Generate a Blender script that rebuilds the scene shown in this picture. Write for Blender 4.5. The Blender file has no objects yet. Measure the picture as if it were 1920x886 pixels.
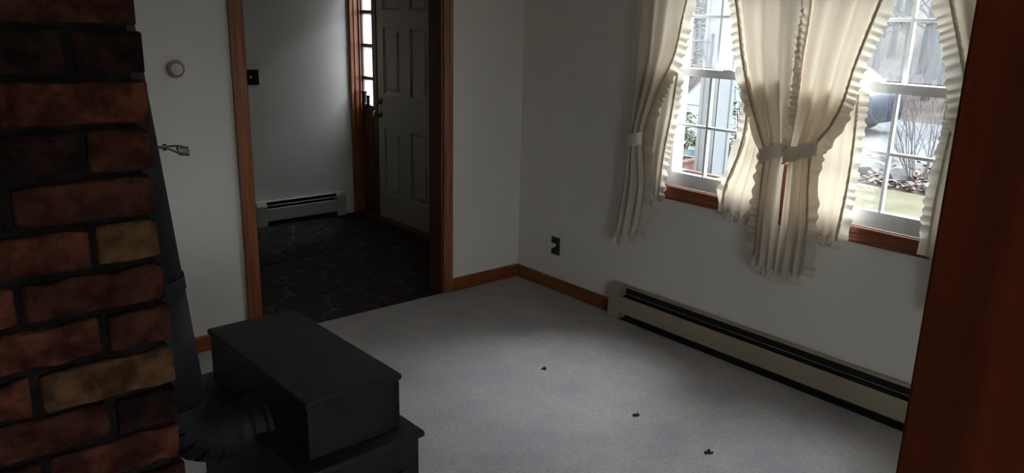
import bpy, bmesh, math, random
from mathutils import Vector, Matrix
random.seed(7)
scene = bpy.context.scene
R = math.radians

# ---------------------------------------------------------------- camera
CAM = Vector((-3.380, -3.920, 1.700))
FOCAL_PX, YAW, PITCH, ROLL = 1488.2, 0.703124, 0.269165, 0.0235385
cd = bpy.data.cameras.new('camera')
cd.sensor_fit = 'HORIZONTAL'
cd.sensor_width = 36.0
cd.lens = FOCAL_PX * 36.0 / 1920.0
cd.clip_start = 0.05
cd.clip_end = 500
co = bpy.data.objects.new('camera', cd)
scene.collection.objects.link(co)
fw = Vector((math.sin(YAW) * math.cos(PITCH), math.cos(YAW) * math.cos(PITCH), -math.sin(PITCH)))
rt = Vector((math.cos(YAW), -math.sin(YAW), 0))
up = rt.cross(fw)
r2 = rt * math.cos(ROLL) + up * math.sin(ROLL)
u2 = -rt * math.sin(ROLL) + up * math.cos(ROLL)
mw = Matrix((r2, u2, -fw)).transposed().to_4x4()
mw.translation = CAM
co.matrix_world = mw
scene.camera = co

# ---------------------------------------------------------------- sky, exposure
world = bpy.data.worlds.new('overcast_sky')
scene.world = world
world.use_nodes = True
bg = world.node_tree.nodes['Background']
bg.inputs['Color'].default_value = (0.80, 0.90, 1.0, 1)
bg.inputs['Strength'].default_value = 9.5
# broad soft sun added to brighten the carpet, high over the house front
sd = bpy.data.lights.new('carpet_patch_sun', 'SUN')
sd.energy = 12.5
sd.angle = R(44)
sd.color = (0.82, 0.91, 1.0)
so = bpy.data.objects.new('carpet_patch_sun', sd)
scene.collection.objects.link(so)
SUN_EL, SUN_AZ = R(56), R(-6)      # azimuth measured from +x towards +y
so.rotation_euler = Vector((math.cos(SUN_EL) * math.cos(SUN_AZ), math.cos(SUN_EL) * math.sin(SUN_AZ), math.sin(SUN_EL))).to_track_quat('Z', 'Y').to_euler()
vs = scene.view_settings
vs.view_transform = 'Standard'
vs.look = 'None'
vs.gamma = 1.0
vs.use_curve_mapping = False
vs.exposure = 0.38
try:
    scene.cycles.diffuse_bounces = 7
    scene.cycles.max_bounces = 14
    scene.cycles.transparent_max_bounces = 16
    scene.cycles.sample_clamp_indirect = 8.0
except Exception:
    pass

# ---------------------------------------------------------------- materials
def mat(name, col, rough=0.6, col2=None, scale=8.0, bump=0.0, bscale=60.0, metal=0.0, spec=0.5,
        stretch=None, detail=4.0, contrast=(0.35, 0.65), coat=0.0):
    m = bpy.data.materials.new(name)
    m.use_nodes = True
    nt = m.node_tree
    p = nt.nodes['Principled BSDF']
    p.inputs['Base Color'].default_value = (*col, 1)
    p.inputs['Roughness'].default_value = rough
    p.inputs['Metallic'].default_value = metal
    p.inputs['Specular IOR Level'].default_value = spec
    p.inputs['Coat Weight'].default_value = coat
    tc = nt.nodes.new('ShaderNodeTexCoord')
    src = tc.outputs['Object']
    if stretch:
        mp = nt.nodes.new('ShaderNodeMapping')
        mp.inputs['Scale'].default_value = stretch
        nt.links.new(src, mp.inputs['Vector'])
        src = mp.outputs['Vector']
    if col2:
        n = nt.nodes.new('ShaderNodeTexNoise')
        n.inputs['Scale'].default_value = scale
        n.inputs['Detail'].default_value = detail
        nt.links.new(src, n.inputs['Vector'])
        cr = nt.nodes.new('ShaderNodeValToRGB')
        cr.color_ramp.elements[0].position = contrast[0]
        cr.color_ramp.elements[1].position = contrast[1]
        cr.color_ramp.elements[0].color = (*col, 1)
        cr.color_ramp.elements[1].color = (*col2, 1)
        nt.links.new(n.outputs['Fac'], cr.inputs['Fac'])
        nt.links.new(cr.outputs['Color'], p.inputs['Base Color'])
    if bump:
        n2 = nt.nodes.new('ShaderNodeTexNoise')
        n2.inputs['Scale'].default_value = bscale
        n2.inputs['Detail'].default_value = 3
        nt.links.new(src, n2.inputs['Vector'])
        b = nt.nodes.new('ShaderNodeBump')
        b.inputs['Strength'].default_value = bump
        b.inputs['Distance'].default_value = 0.01
        nt.links.new(n2.outputs['Fac'], b.inputs['Height'])
        nt.links.new(b.outputs['Normal'], p.inputs['Normal'])
    return m

def brick_mat(name, a, b):
    """clay with sooty blotches"""
    m = mat(name, a, 0.92, b, 34, 1.0, 70, spec=0.15, detail=9, contrast=(0.36, 0.62))
    nt = m.node_tree
    p = nt.nodes['Principled BSDF']
    tc = nt.nodes['Texture Coordinate']
    oi = nt.nodes.new('ShaderNodeObjectInfo')
    ad = nt.nodes.new('ShaderNodeVectorMath')
    ad.operation = 'ADD'
    sc = nt.nodes.new('ShaderNodeVectorMath')
    sc.operation = 'SCALE'
    sc.inputs['Scale'].default_value = 30.0
    nt.links.new(oi.outputs['Location'], sc.inputs[0])
    nt.links.new(tc.outputs['Object'], ad.inputs[0])
    nt.links.new(sc.outputs[0], ad.inputs[1])
    n = nt.nodes.new('ShaderNodeTexNoise')
    n.inputs['Scale'].default_value = 20
    n.inputs['Detail'].default_value = 7
    nt.links.new(ad.outputs[0], n.inputs['Vector'])
    cr = nt.nodes.new('ShaderNodeValToRGB')
    cr.color_ramp.elements[0].position, cr.color_ramp.elements[0].color = 0.38, (0.38, 0.36, 0.36, 1)
    cr.color_ramp.elements[1].position, cr.color_ramp.elements[1].color = 0.56, (1, 1, 1, 1)
    nt.links.new(n.outputs['Fac'], cr.inputs['Fac'])
    mx = nt.nodes.new('ShaderNodeMix')
    mx.data_type = 'RGBA'
    mx.blend_type = 'MULTIPLY'
    mx.inputs[0].default_value = 1.0
    old = p.inputs['Base Color'].links[0].from_socket
    nt.links.new(old, mx.inputs[6])
    nt.links.new(cr.outputs['Color'], mx.inputs[7])
    nt.links.new(mx.outputs[2], p.inputs['Base Color'])
    return m

def cloth_mat(name, col, trans, tcol):
    m = bpy.data.materials.new(name)
    m.use_nodes = True
    nt = m.node_tree
    nt.nodes.remove(nt.nodes['Principled BSDF'])
    out = nt.nodes['Material Output']
    d = nt.nodes.new('ShaderNodeBsdfDiffuse')
    t = nt.nodes.new('ShaderNodeBsdfTranslucent')
    mx = nt.nodes.new('ShaderNodeMixShader')
    tc = nt.nodes.new('ShaderNodeTexCoord')
    n = nt.nodes.new('ShaderNodeTexNoise')
    n.inputs['Scale'].default_value = 400
    nt.links.new(tc.outputs['Object'], n.inputs['Vector'])
    b = nt.nodes.new('ShaderNodeBump')
    b.inputs['Strength'].default_value = 0.15
    b.inputs['Distance'].default_value = 0.002
    nt.links.new(n.outputs['Fac'], b.inputs['Height'])
    for s, c in ((d, col), (t, tcol)):
        s.inputs['Color'].default_value = (*c, 1)
        nt.links.new(b.outputs['Normal'], s.inputs['Normal'])
    mx.inputs[0].default_value = trans
    nt.links.new(d.outputs[0], mx.inputs[1])
    nt.links.new(t.outputs[0], mx.inputs[2])
    nt.links.new(mx.outputs[0], out.inputs['Surface'])
    return m

def glass_mat(name, frost=0.0, gloss=0.05, tint=(1, 1, 1)):
    m = bpy.data.materials.new(name)
    m.use_nodes = True
    nt = m.node_tree
    nt.nodes.remove(nt.nodes['Principled BSDF'])
    out = nt.nodes['Material Output']
    t = nt.nodes.new('ShaderNodeBsdfTransparent')
    t.inputs['Color'].default_value = (*tint, 1)
    g = nt.nodes.new('ShaderNodeBsdfGlossy')
    g.inputs['Roughness'].default_value = 0.02
    mx = nt.nodes.new('ShaderNodeMixShader')
    mx.inputs[0].default_value = gloss
    nt.links.new(t.outputs[0], mx.inputs[1])
    nt.links.new(g.outputs[0], mx.inputs[2])
    last = mx
    if frost:
        tr = nt.nodes.new('ShaderNodeBsdfTranslucent')
        tr.inputs['Color'].default_value = (0.9, 0.93, 0.95, 1)
        m2 = nt.nodes.new('ShaderNodeMixShader')
        m2.inputs[0].default_value = frost
        nt.links.new(mx.outputs[0], m2.inputs[1])
        nt.links.new(tr.outputs[0], m2.inputs[2])
        last = m2
    nt.links.new(last.outputs[0], out.inputs['Surface'])
    return m

M = {}
M['wall'] = mat('wall_paint', (0.70, 0.66, 0.59), 0.75, (0.73, 0.69, 0.62), 3, 0.08, 90, spec=0.25)
M['ceiling'] = mat('ceiling_paint', (0.82, 0.81, 0.78), 0.9)
def carpet_mat():
    m = mat('carpet_pile', (0.50, 0.465, 0.46), 0.98, (0.66, 0.625, 0.61), 70, 1.0, 330, spec=0.03, detail=10, contrast=(0.25, 0.72))
    nt = m.node_tree
    p = nt.nodes['Principled BSDF']
    tc = nt.nodes['Texture Coordinate']
    n = nt.nodes.new('ShaderNodeTexNoise')
    n.inputs['Scale'].default_value = 3.2
    n.inputs['Detail'].default_value = 9
    n.inputs['Roughness'].default_value = 0.72
    nt.links.new(tc.outputs['Object'], n.inputs['Vector'])
    cr = nt.nodes.new('ShaderNodeValToRGB')
    cr.color_ramp.elements[0].position, cr.color_ramp.elements[0].color = 0.38, (0.90, 0.895, 0.93, 1)
    cr.color_ramp.elements[1].position, cr.color_ramp.elements[1].color = 0.60, (1.09, 1.06, 0.98, 1)
    nt.links.new(n.outputs['Fac'], cr.inputs['Fac'])
    mx = nt.nodes.new('ShaderNodeMix')
    mx.data_type = 'RGBA'
    mx.blend_type = 'MULTIPLY'
    mx.inputs[0].default_value = 1.0
    old = p.inputs['Base Color'].links[0].from_socket
    nt.links.new(old, mx.inputs[6])
    nt.links.new(cr.outputs['Color'], mx.inputs[7])
    nt.links.new(mx.outputs[2], p.inputs['Base Color'])
    return m
M['carpet'] = carpet_mat()
M['wood_v'] = mat('stained_wood_upright', (0.165, 0.046, 0.011), 0.38, (0.31, 0.105, 0.027), 5, 0.12, 30, stretch=(9, 9, 0.5), detail=6)
M['wood_x'] = mat('stained_wood_across', (0.15, 0.036, 0.009), 0.4, (0.26, 0.072, 0.018), 5, 0.12, 30, stretch=(0.5, 9, 9), detail=6)
M['wood_y'] = mat('stained_wood_along', (0.155, 0.042, 0.011), 0.38, (0.28, 0.088, 0.024), 5, 0.12, 30, stretch=(9, 0.5, 9), detail=6)
M['post'] = mat('dark_stained_post', (0.12, 0.017, 0.004), 0.6, (0.26, 0.042, 0.009), 3.2, 0.1, 20, stretch=(5, 5, 0.5), detail=7, spec=0.3)
M['dark_wood'] = mat('dark_entry_wood', (0.07, 0.022, 0.011), 0.4, (0.13, 0.04, 0.018), 5, 0.1, 30, stretch=(9, 9, 0.5), detail=6)
M['brick'] = brick_mat('brick_red', (0.075, 0.020, 0.012), (0.150, 0.046, 0.026))
M['brick_mid'] = brick_mat('brick_brown_red', (0.050, 0.016, 0.010), (0.095, 0.030, 0.018))
M['brick_dark'] = brick_mat('brick_sooty', (0.018, 0.009, 0.008), (0.036, 0.015, 0.011))
M['brick_tan'] = brick_mat('brick_tan', (0.095, 0.046, 0.022), (0.165, 0.080, 0.036))
M['mortar'] = mat('dark_mortar', (0.012, 0.010, 0.009), 0.97, (0.022, 0.019, 0.017), 30, 0.8, 120, spec=0.1)
M['iron'] = mat('black_cast_iron', (0.012, 0.0115, 0.012), 0.55, (0.022, 0.021, 0.022), 12, 0.25, 160, spec=0.35)
M['pipe'] = mat('black_stove_pipe', (0.012, 0.012, 0.014), 0.6, (0.02, 0.02, 0.022), 5, 0.1, 40, spec=0.3)
M['steel'] = mat('spring_steel', (0.35, 0.33, 0.31), 0.4, metal=0.9)
M['white'] = mat('white_sash_paint', (0.80, 0.83, 0.85), 0.5, (0.84, 0.87, 0.89), 6)
M['door'] = mat('entry_door_paint', (0.44, 0.40, 0.32), 0.5, (0.48, 0.44, 0.35), 4, 0.05, 60)
M['heater'] = mat('almond_heater_enamel', (0.31, 0.25, 0.165), 0.45, (0.34, 0.28, 0.19), 5)
M['heater_grey'] = mat('grey_heater_enamel', (0.34, 0.32, 0.27), 0.5, (0.37, 0.35, 0.30), 5)
M['heater_dark'] = mat('heater_shade_black', (0.012, 0.011, 0.010), 0.8)  # slot and gap shade put into the colour; also the outlet sockets' black
M['fin'] = mat('heater_damper', (0.22, 0.21, 0.20), 0.4, metal=0.6)
M['black'] = mat('black_plate', (0.006, 0.005, 0.005), 0.35)
M['brass'] = mat('aged_brass', (0.42, 0.28, 0.12), 0.35, metal=0.9)
M['thermo'] = mat('thermostat_gold', (0.34, 0.29, 0.21), 0.4, metal=0.4)
M['thermo_face'] = mat('thermostat_face', (0.66, 0.62, 0.54), 0.35)
M['night'] = mat('night_light_plastic', (0.45, 0.66, 0.56), 0.3)
M['slate'] = mat('foyer_slate', (0.022, 0.021, 0.018), 0.75, (0.038, 0.034, 0.029), 9, 0.4, 40, spec=0.12)
M['slate2'] = mat('foyer_slate_red', (0.032, 0.018, 0.015), 0.75, (0.042, 0.027, 0.022), 9, 0.4, 40, spec=0.12)
M['slate3'] = mat('foyer_slate_green', (0.020, 0.023, 0.020), 0.75, (0.032, 0.034, 0.027), 9, 0.4, 40, spec=0.12)
M['grout'] = mat('slate_grout', (0.085, 0.072, 0.048), 0.95, (0.045, 0.039, 0.028), 10)
M['cloth'] = cloth_mat('cream_curtain_cloth', (0.66, 0.60, 0.49), 0.32, (0.60, 0.50, 0.37))
M['cloth2'] = cloth_mat('cream_ruffle_cloth', (0.74, 0.68, 0.57), 0.30, (0.66, 0.58, 0.46))
M['beading'] = cloth_mat('tan_ruffle_stitching', (0.62, 0.52, 0.38), 0.25, (0.5, 0.4, 0.27))
M['glass'] = glass_mat('window_glass', 0.0, 0.045)
M['hazy'] = glass_mat('hazy_window_glass', 0.02, 0.045)
M['frost'] = glass_mat('sidelight_glass', 0.15, 0.04)
M['fray'] = mat('frayed_carpet_hole', (0.02, 0.018, 0.02), 0.95)
# outdoors
M['lawn'] = mat('dormant_lawn', (0.052, 0.046, 0.026), 0.95, (0.067, 0.061, 0.040), 3, 0.5, 60, spec=0.1, detail=8)
M['mulch'] = mat('leafy_bed', (0.046, 0.030, 0.023), 0.95, (0.065, 0.047, 0.036), 5, 0.6, 30, spec=0.1, detail=8)
M['road'] = mat('pale_gravel_road', (0.061, 0.063, 0.065), 0.95, (0.071, 0.072, 0.072), 2, spec=0.1)
M['forest'] = mat('forest_leaf_floor', (0.028, 0.022, 0.017), 0.95, (0.052, 0.041, 0.034), 1.2, 0.8, 20, spec=0.1, detail=9)
M['leaf_litter'] = mat('fallen_leaves', (0.061, 0.036, 0.026), 0.8, (0.040, 0.024, 0.017), 2)
M['rock'] = mat('field_stone', (0.037, 0.035, 0.034), 0.9, (0.057, 0.055, 0.053), 4, 0.6, 15)
M['bark'] = mat('grey_bark', (0.030, 0.029, 0.026), 0.95, (0.059, 0.055, 0.052), 6, 0.8, 25, stretch=(3, 3, 0.6))
M['bark2'] = mat('pale_bark', (0.049, 0.052, 0.043), 0.95, (0.073, 0.077, 0.065), 5, 0.8, 25, stretch=(3, 3, 0.8))
M['twig'] = mat('bare_twig', (0.046, 0.036, 0.034), 0.9, (0.059, 0.049, 0.046), 5)
M['pine'] = mat('pine_needles', (0.018, 0.026, 0.013), 0.8, (0.030, 0.040, 0.018), 3)
M['column'] = mat('white_porch_paint', (0.121, 0.126, 0.129), 0.6, (0.129, 0.134, 0.137), 3)
M['iron_out'] = mat('wrought_iron', (0.03, 0.033, 0.036), 0.5)
M['leaf'] = mat('evergreen_leaf', (0.033, 0.055, 0.018), 0.35, (0.084, 0.110, 0.045), 9, spec=0.6)
M['leaf_y'] = mat('yellow_green_leaf', (0.046, 0.064, 0.013), 0.35, (0.096, 0.106, 0.027), 9, spec=0.6)
M['terracotta'] = mat('terracotta', (0.071, 0.030, 0.019), 0.8, (0.086, 0.040, 0.026), 5)
M['cedar'] = mat('cedar_board', (0.079, 0.040, 0.023), 0.7, (0.092, 0.052, 0.030), 4, stretch=(8, 1, 8))
M['soil'] = mat('potting_soil', (0.04, 0.03, 0.022), 0.95)
M['car_teal'] = mat('silver_teal_car_paint', (0.045, 0.070, 0.075), 0.35, metal=0.0, coat=0.1)
M['car_blue'] = mat('dark_blue_car_paint', (0.012, 0.017, 0.028), 0.4, metal=0.0, coat=0.0, spec=0.3)
M['car_glass'] = mat('car_glass', (0.02, 0.032, 0.032), 0.15, spec=0.4)
M['tyre'] = mat('tyre_rubber', (0.012, 0.012, 0.012), 0.8)
M['hub'] = mat('wheel_hub', (0.25, 0.25, 0.26), 0.3, metal=0.8)
M['lamp'] = mat('headlamp', (0.5, 0.5, 0.5), 0.1, spec=0.8)
M['siding'] = mat('outside_siding', (0.4, 0.4, 0.4), 0.8)

# ---------------------------------------------------------------- mesh helpers
COL = scene.collection

def thing(name, label, cat, loc=(0, 0, 0), rz=0.0, group=None, kind=None):
    o = bpy.data.objects.new(name, None)
    o.empty_display_size = 0.1
    COL.objects.link(o)
    o.location = loc
    o.rotation_euler = (0, 0, rz)
    if kind:
        o['kind'] = kind
    else:
        o['label'] = label
        o['category'] = cat
    if group:
        o['group'] = group
    return o

def tag(o, label, cat, group=None, kind=None):
    o['label'] = label
    o['category'] = cat
    if group:
        o['group'] = group
    if kind:
        o['kind'] = kind
    return o

def obj(name, bm, m, parent=None, smooth=False, label=None, recalc=True):
    me = bpy.data.meshes.new(name)
    if recalc:
        bmesh.ops.recalc_face_normals(bm, faces=bm.faces)
    bm.to_mesh(me)
    bm.free()
    if smooth:
        for p in me.polygons:
            p.use_smooth = True
    me.materials.append(M[m] if isinstance(m, str) else m)
    o = bpy.data.objects.new(name, me)
    COL.objects.link(o)
    if parent:
        o.parent = parent
    if label:
        o['label'] = label
    return o

def inst(name, me, parent, loc=(0, 0, 0), rot=(0, 0, 0), scale=(1, 1, 1)):
    o = bpy.data.objects.new(name, me)
    COL.objects.link(o)
    o.parent = parent
    o.location, o.rotation_euler, o.scale = loc, rot, scale
    return o

def struct(name, bm, m, parent=None, smooth=False):
    o = obj(name, bm, m, parent, smooth)
    if not parent:
        o['kind'] = 'structure'
    return o

def box(bm, x0, x1, y0, y1, z0, z1, bev=0.0, mtx=None):
    r = bmesh.ops.create_cube(bm, size=1.0)
    vsx = r['verts']
    for v in vsx:
        v.co = Vector(((x0 + x1) / 2 + v.co.x * (x1 - x0), (y0 + y1) / 2 + v.co.y * (y1 - y0), (z0 + z1) / 2 + v.co.z * (z1 - z0)))
    if bev:
        es = list({e for v in vsx for e in v.link_edges})
        rb = bmesh.ops.bevel(bm, geom=es, offset=bev, segments=2, affect='EDGES', profile=0.5)
        vsx = [v for v in rb['verts']] if mtx else vsx
    if mtx:
        for v in vsx:
            if v.is_valid:
                v.co = mtx @ v.co
    return bm

def B(*boxes, bev=0.0):
    bm = bmesh.new()
    for b in boxes:
        box(bm, *b, bev=bev)
    return bm

def tube(bm, pts, radii, n=8, cap=True, closed=False):
    pts = [Vector(p) for p in pts]
    if not hasattr(radii, '__len__'):
        radii = [radii] * len(pts)
    rings = []
    prev = None
    N = len(pts)
    for i, p in enumerate(pts):
        if closed:
            d = pts[(i + 1) % N] - pts[i - 1]
        else:
            d = pts[min(i + 1, N - 1)] - pts[max(i - 1, 0)]
        d.normalize()
        if prev is None:
            a = Vector((0, 0, 1)) if abs(d.z) < 0.9 else Vector((1, 0, 0))
            u = d.cross(a).normalized()
        else:
            u = (prev - d * prev.dot(d)).normalized()
        prev = u
        w = d.cross(u)
        rings.append([bm.verts.new(p + (u * math.cos(2 * math.pi * k / n) + w * math.sin(2 * math.pi * k / n)) * radii[i]) for k in range(n)])
    pairs = list(zip(rings[:-1], rings[1:]))
    if closed:
        pairs.append((rings[-1], rings[0]))
    for a, b in pairs:
        for k in range(n):
            bm.faces.new((a[k], a[(k + 1) % n], b[(k + 1) % n], b[k]))
    if cap and not closed:
        bm.faces.new(rings[0])
        bm.faces.new(rings[-1][::-1])
    return bm

def T(pts, radii, n=8, closed=False):
    return tube(bmesh.new(), pts, radii, n, True, closed)

def lathe(bm, origin, axis, prof, n=20):
    """prof: list of (distance along axis, radius)"""
    axis = Vector(axis).normalized()
    a = Vector((0, 0, 1)) if abs(axis.z) < 0.9 else Vector((1, 0, 0))
    u = axis.cross(a).normalized()
    w = axis.cross(u)
    o = Vector(origin)
    rings = []
    for h, r in prof:
        r = max(r, 1e-4)
        rings.append([bm.verts.new(o + axis * h + (u * math.cos(2 * math.pi * k / n) + w * math.sin(2 * math.pi * k / n)) * r) for k in range(n)])
    for p, q in zip(rings[:-1], rings[1:]):
        for k in range(n):
            bm.faces.new((p[k], p[(k + 1) % n], q[(k + 1) % n], q[k]))
    bm.faces.new(rings[0])
    bm.faces.new(rings[-1][::-1])
    return bm

def LATHE(origin, axis, prof, n=20):
    return lathe(bmesh.new(), origin, axis, prof, n)

def profile_x(bm, prof, x0, x1):
    """extrude a closed (y,z) profile along x"""
    a = [bm.verts.new((x0, y, z)) for y, z in prof]
    b = [bm.verts.new((x1, y, z)) for y, z in prof]
    n = len(prof)
    for k in range(n):
        bm.faces.new((a[k], a[(k + 1) % n], b[(k + 1) % n], b[k]))
    bm.faces.new(a)
    bm.faces.new(b[::-1])
    return bm

def profile_y(bm, prof, y0, y1):
    """extrude a closed (x,z) profile along y"""
    a = [bm.verts.new((x, y0, z)) for x, z in prof]
    b = [bm.verts.new((x, y1, z)) for x, z in prof]
    n = len(prof)
    for k in range(n):
        bm.faces.new((a[k], a[(k + 1) % n], b[(k + 1) % n], b[k]))
    bm.faces.new(a)
    bm.faces.new(b[::-1])
    return bm

def profile_z(bm, prof, z0, z1):
    a = [bm.verts.new((x, y, z0)) for x, y in prof]
    b = [bm.verts.new((x, y, z1)) for x, y in prof]
    n = len(prof)
    for k in range(n):
        bm.faces.new((a[k], a[(k + 1) % n], b[(k + 1) % n], b[k]))
    bm.faces.new(a)
    bm.faces.new(b[::-1])
    return bm

# ================================================================ THE SHELL
CEIL = 2.42
XL, YR = -6.4, -6.6          # far ends of the room behind the camera
FY = 2.23                    # entry's far wall
FX = -2.7                    # entry's left wall
WT = 0.13                    # thickness of the wall with the wide opening
# floor
fl = struct('floor', B((XL, 0.0, YR, 0.0, -0.12, 0.0)), 'carpet')
# three frayed spots in the carpet
for (hx, hy, s) in ((-0.869, -1.232, 1.0), (-0.868, -1.842, 1.1), (-0.871, -2.238, 1.1)):
    bm = bmesh.new()
    for k in range(16):
        a = random.uniform(0, 6.28)
        r = 0.014 * s * random.random() ** 0.6
        p = Vector((hx + 1.3 * r * math.cos(a), hy + r * math.sin(a), -0.002))
        q = p + Vector((random.uniform(-.012, .012), random.uniform(-.012, .012), random.uniform(.002, .006)))
        tube(bm, [p, (p + q) / 2 + Vector((0, 0, .003)), q], [0.0035, 0.003, 0.0012], 5)
    lathe(bm, (hx, hy, -0.001), (0, 0, 1), [(0, 0.013 * s), (0.0025, 0.012 * s)], 9)
    obj('frayed_hole', bm, 'fray', fl, label='small dark frayed hole in the carpet')
struct('ceiling', B((XL, 0.0, YR, 0.0, CEIL, CEIL + .1), (FX, 0.0, 0.0, FY, CEIL, CEIL + .1)), 'ceiling')
# wall with the wide doorway (plane y = 0)
DXL, DXR, DTOP = -1.818, -0.617, 2.10
struct('wall_back', B((XL, DXL, 0, WT, 0, CEIL), (DXR, 0.0, 0, WT, 0, CEIL), (DXL, DXR, 0, WT, DTOP, CEIL)), 'wall')
# outside wall with the windows and the entry door (plane x = 0)
WY0, WY1, WZ0, WZ1 = -2.66, -1.16, 0.80, 2.07
EY0, EY1, EZ1 = 1.03, 2.23, 2.08
ET = 0.13
struct('wall_window', B((0, ET, YR, WY0, -0.12, CEIL), (0, ET, WY1, EY0, -0.12, CEIL), (0, ET, WY0, WY1, -0.12, WZ0), (0, ET, WY0, WY1, WZ1, CEIL),
                        (0, ET, EY1, FY + .1, -0.12, CEIL), (0, ET, EY0, EY1, EZ1, CEIL)), 'wall')
struct('wall_left', B((XL - .1, XL, YR, WT, -0.12, CEIL)), 'wall')
RX0, RX1, RZ1 = -3.9, -2.9, 2.05
struct('wall_rear', B((XL, RX0, YR - .1, YR, -0.12, CEIL), (RX1, 0, YR - .1, YR, -0.12, CEIL), (RX0, RX1, YR - .1, YR, RZ1, CEIL), (RX0, RX1, YR - .1, YR, -0.12, 0.0)), 'wall')
# glazed sliding door behind the camera
sdoor = thing('door_2', '', '', ((RX0 + RX1) / 2, YR - .05, 0), kind='structure')
hw_ = (RX1 - RX0) / 2
obj('door_frame', B((-hw_, -hw_ + .06, -.04, .04, 0, RZ1), (hw_ - .06, hw_, -.04, .04, 0, RZ1), (-hw_ + .06, hw_ - .06, -.04, .04, RZ1 - .06, RZ1), (-hw_ + .06, hw_ - .06, -.04, .04, 0, .06), (-.04, .04, -.04, .04, .06, RZ1 - .06)), 'white', sdoor)
for a_, b_ in ((-hw_ + .06, -.04), (.04, hw_ - .06)):
    obj('pane', B((a_, b_, -.003, .003, .06, RZ1 - .06)), 'glass', sdoor)
struct('wall_entry', B((FX, 0, FY, FY + .1, -0.12, CEIL)), 'wall')
struct('wall_entry_side', B((FX - .1, FX, WT, FY, -0.12, CEIL)), 'wall')

# ---------------------------------------------------------------- entry floor: slate flagstones set in grout
ef = struct('floor_entry', B((FX, 0.0, 0.002, FY, -0.12, -0.006), (0.0, 0.10, EY0, EY1, -0.12, -0.006)), 'grout')
rs = random.Random(21)
seeds = []
cell = 0.285
ny = int(FY / cell) + 2
nx = int((-FX) / cell) + 2
for j in range(-1, ny + 1):
    for i in range(-1, nx + 1):
        seeds.append((FX + (i + 0.5 * (j % 2) + rs.uniform(-.34, .34)) * cell, (j + rs.uniform(-.34, .34)) * cell * 0.95))
def clip(poly, nx_, ny_, c):
    out = []
    for k in range(len(poly)):
        a, b = poly[k], poly[(k + 1) % len(poly)]
        da, db = nx_ * a[0] + ny_ * a[1] - c, nx_ * b[0] + ny_ * b[1] - c
        if da <= 0:
            out.append(a)
        if da * db < 0:
            t = da / (da - db)
            out.append((a[0] + t * (b[0] - a[0]), a[1] + t * (b[1] - a[1])))
    return out
GAP = 0.008
for sx, sy in seeds:
    poly = [(FX + .004, 0.006), (-0.004, 0.006), (-0.004, FY - .004), (FX + .004, FY - .004)]
    for tx, ty in seeds:
        if (tx, ty) == (sx, sy) or math.hypot(tx - sx, ty - sy) > 1.1:
            continue
        dx, dy = tx - sx, ty - sy
        L = math.hypot(dx, dy)
        poly = clip(poly, dx / L, dy / L, (dx * (sx + tx) / 2 + dy * (sy + ty) / 2) / L - GAP)
        if len(poly) < 3:
            break
    if len(poly) < 3:
        continue
    cx, cy = sum(p[0] for p in poly) / len(poly), sum(p[1] for p in poly) / len(poly)
    ar = abs(sum(poly[k][0] * poly[(k + 1) % len(poly)][1] - poly[(k + 1) % len(poly)][0] * poly[k][1] for k in range(len(poly)))) / 2
    if ar < 0.004:
        continue
    # round the corners once
    rp = []
    for k in range(len(poly)):
        a, b = poly[k], poly[(k + 1) % len(poly)]
        rp.append((a[0] * .8 + b[0] * .2, a[1] * .8 + b[1] * .2))
        rp.append((a[0] * .2 + b[0] * .8, a[1] * .2 + b[1] * .8))
    bm = bmesh.new()
    h = rs.uniform(-0.003, 0.0)
    lo = [bm.verts.new((x, y, -0.02)) for x, y in rp]
    mi = [bm.verts.new((x, y, h - .004)) for x, y in rp]
    hi = [bm.verts.new((cx + (x - cx) * .965, cy + (y - cy) * .965, h)) for x, y in rp]
    n = len(rp)
    for p, q in ((lo, mi), (mi, hi)):
        for k in range(n):
            bm.faces.new((p[k], p[(k + 1) % n], q[(k + 1) % n], q[k]))
    bm.faces.new(hi)
    obj('flagstone', bm, rs.choice(['slate', 'slate', 'slate2', 'slate3']), ef)

# ---------------------------------------------------------------- wooden trim
def casing_prof(w):
    """(across, out) profile of a moulded casing of width w"""
    return [(0, 0), (w, 0), (w, .018), (w * .9, .020), (w * .72, .015), (w * .5, .017), (w * .3, .012), (w * .1, .011), (0, .008)]
def casing_upright(bm, x_in, x_out, y_face, z0, z1):
    s = 1 if x_out > x_in else -1
    w = abs(x_out - x_in)
    profile_z(bm, [(x_in + s * a, y_face - o) for a, o in casing_prof(w)], z0, z1)
    return bm
struct('trim_1', casing_upright(bmesh.new(), DXL, DXL - .068, 0, 0, DTOP + .06), 'wood_v')
struct('trim_2', casing_upright(bmesh.new(), DXR, DXR + .058, 0, 0, DTOP + .06), 'wood_v')
struct('trim_3', B((DXL - .068, DXR + .058, -.018, 0, DTOP, DTOP + .062), bev=.003), 'wood_x')
# jamb boards lining the opening
struct('trim_4', B((DXR - .018, DXR, 0.0, WT, 0, DTOP), bev=.002), 'dark_wood')
struct('trim_5', B((DXL, DXL + .012, 0.0, WT, 0, DTOP), bev=.002), 'wood_v')
# baseboards
BB = [(0, 0), (0, .082), (.004, .085), (.010, .085), (.014, .078), (.014, 0)]
struct('baseboard_back', profile_x(profile_x(bmesh.new(), [(-a, z) for a, z in BB], DXR + .058, 0), [(-a, z) for a, z in BB], XL, DXL - .068), 'wood_x')
struct('baseboard_window', profile_y(bmesh.new(), [(-a, z) for a, z in BB], -0.905, -0.014), 'wood_y')
struct('baseboard_rear', profile_y(bmesh.new(), [(-a, z) for a, z in BB], YR, -4.2), 'wood_y')

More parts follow.
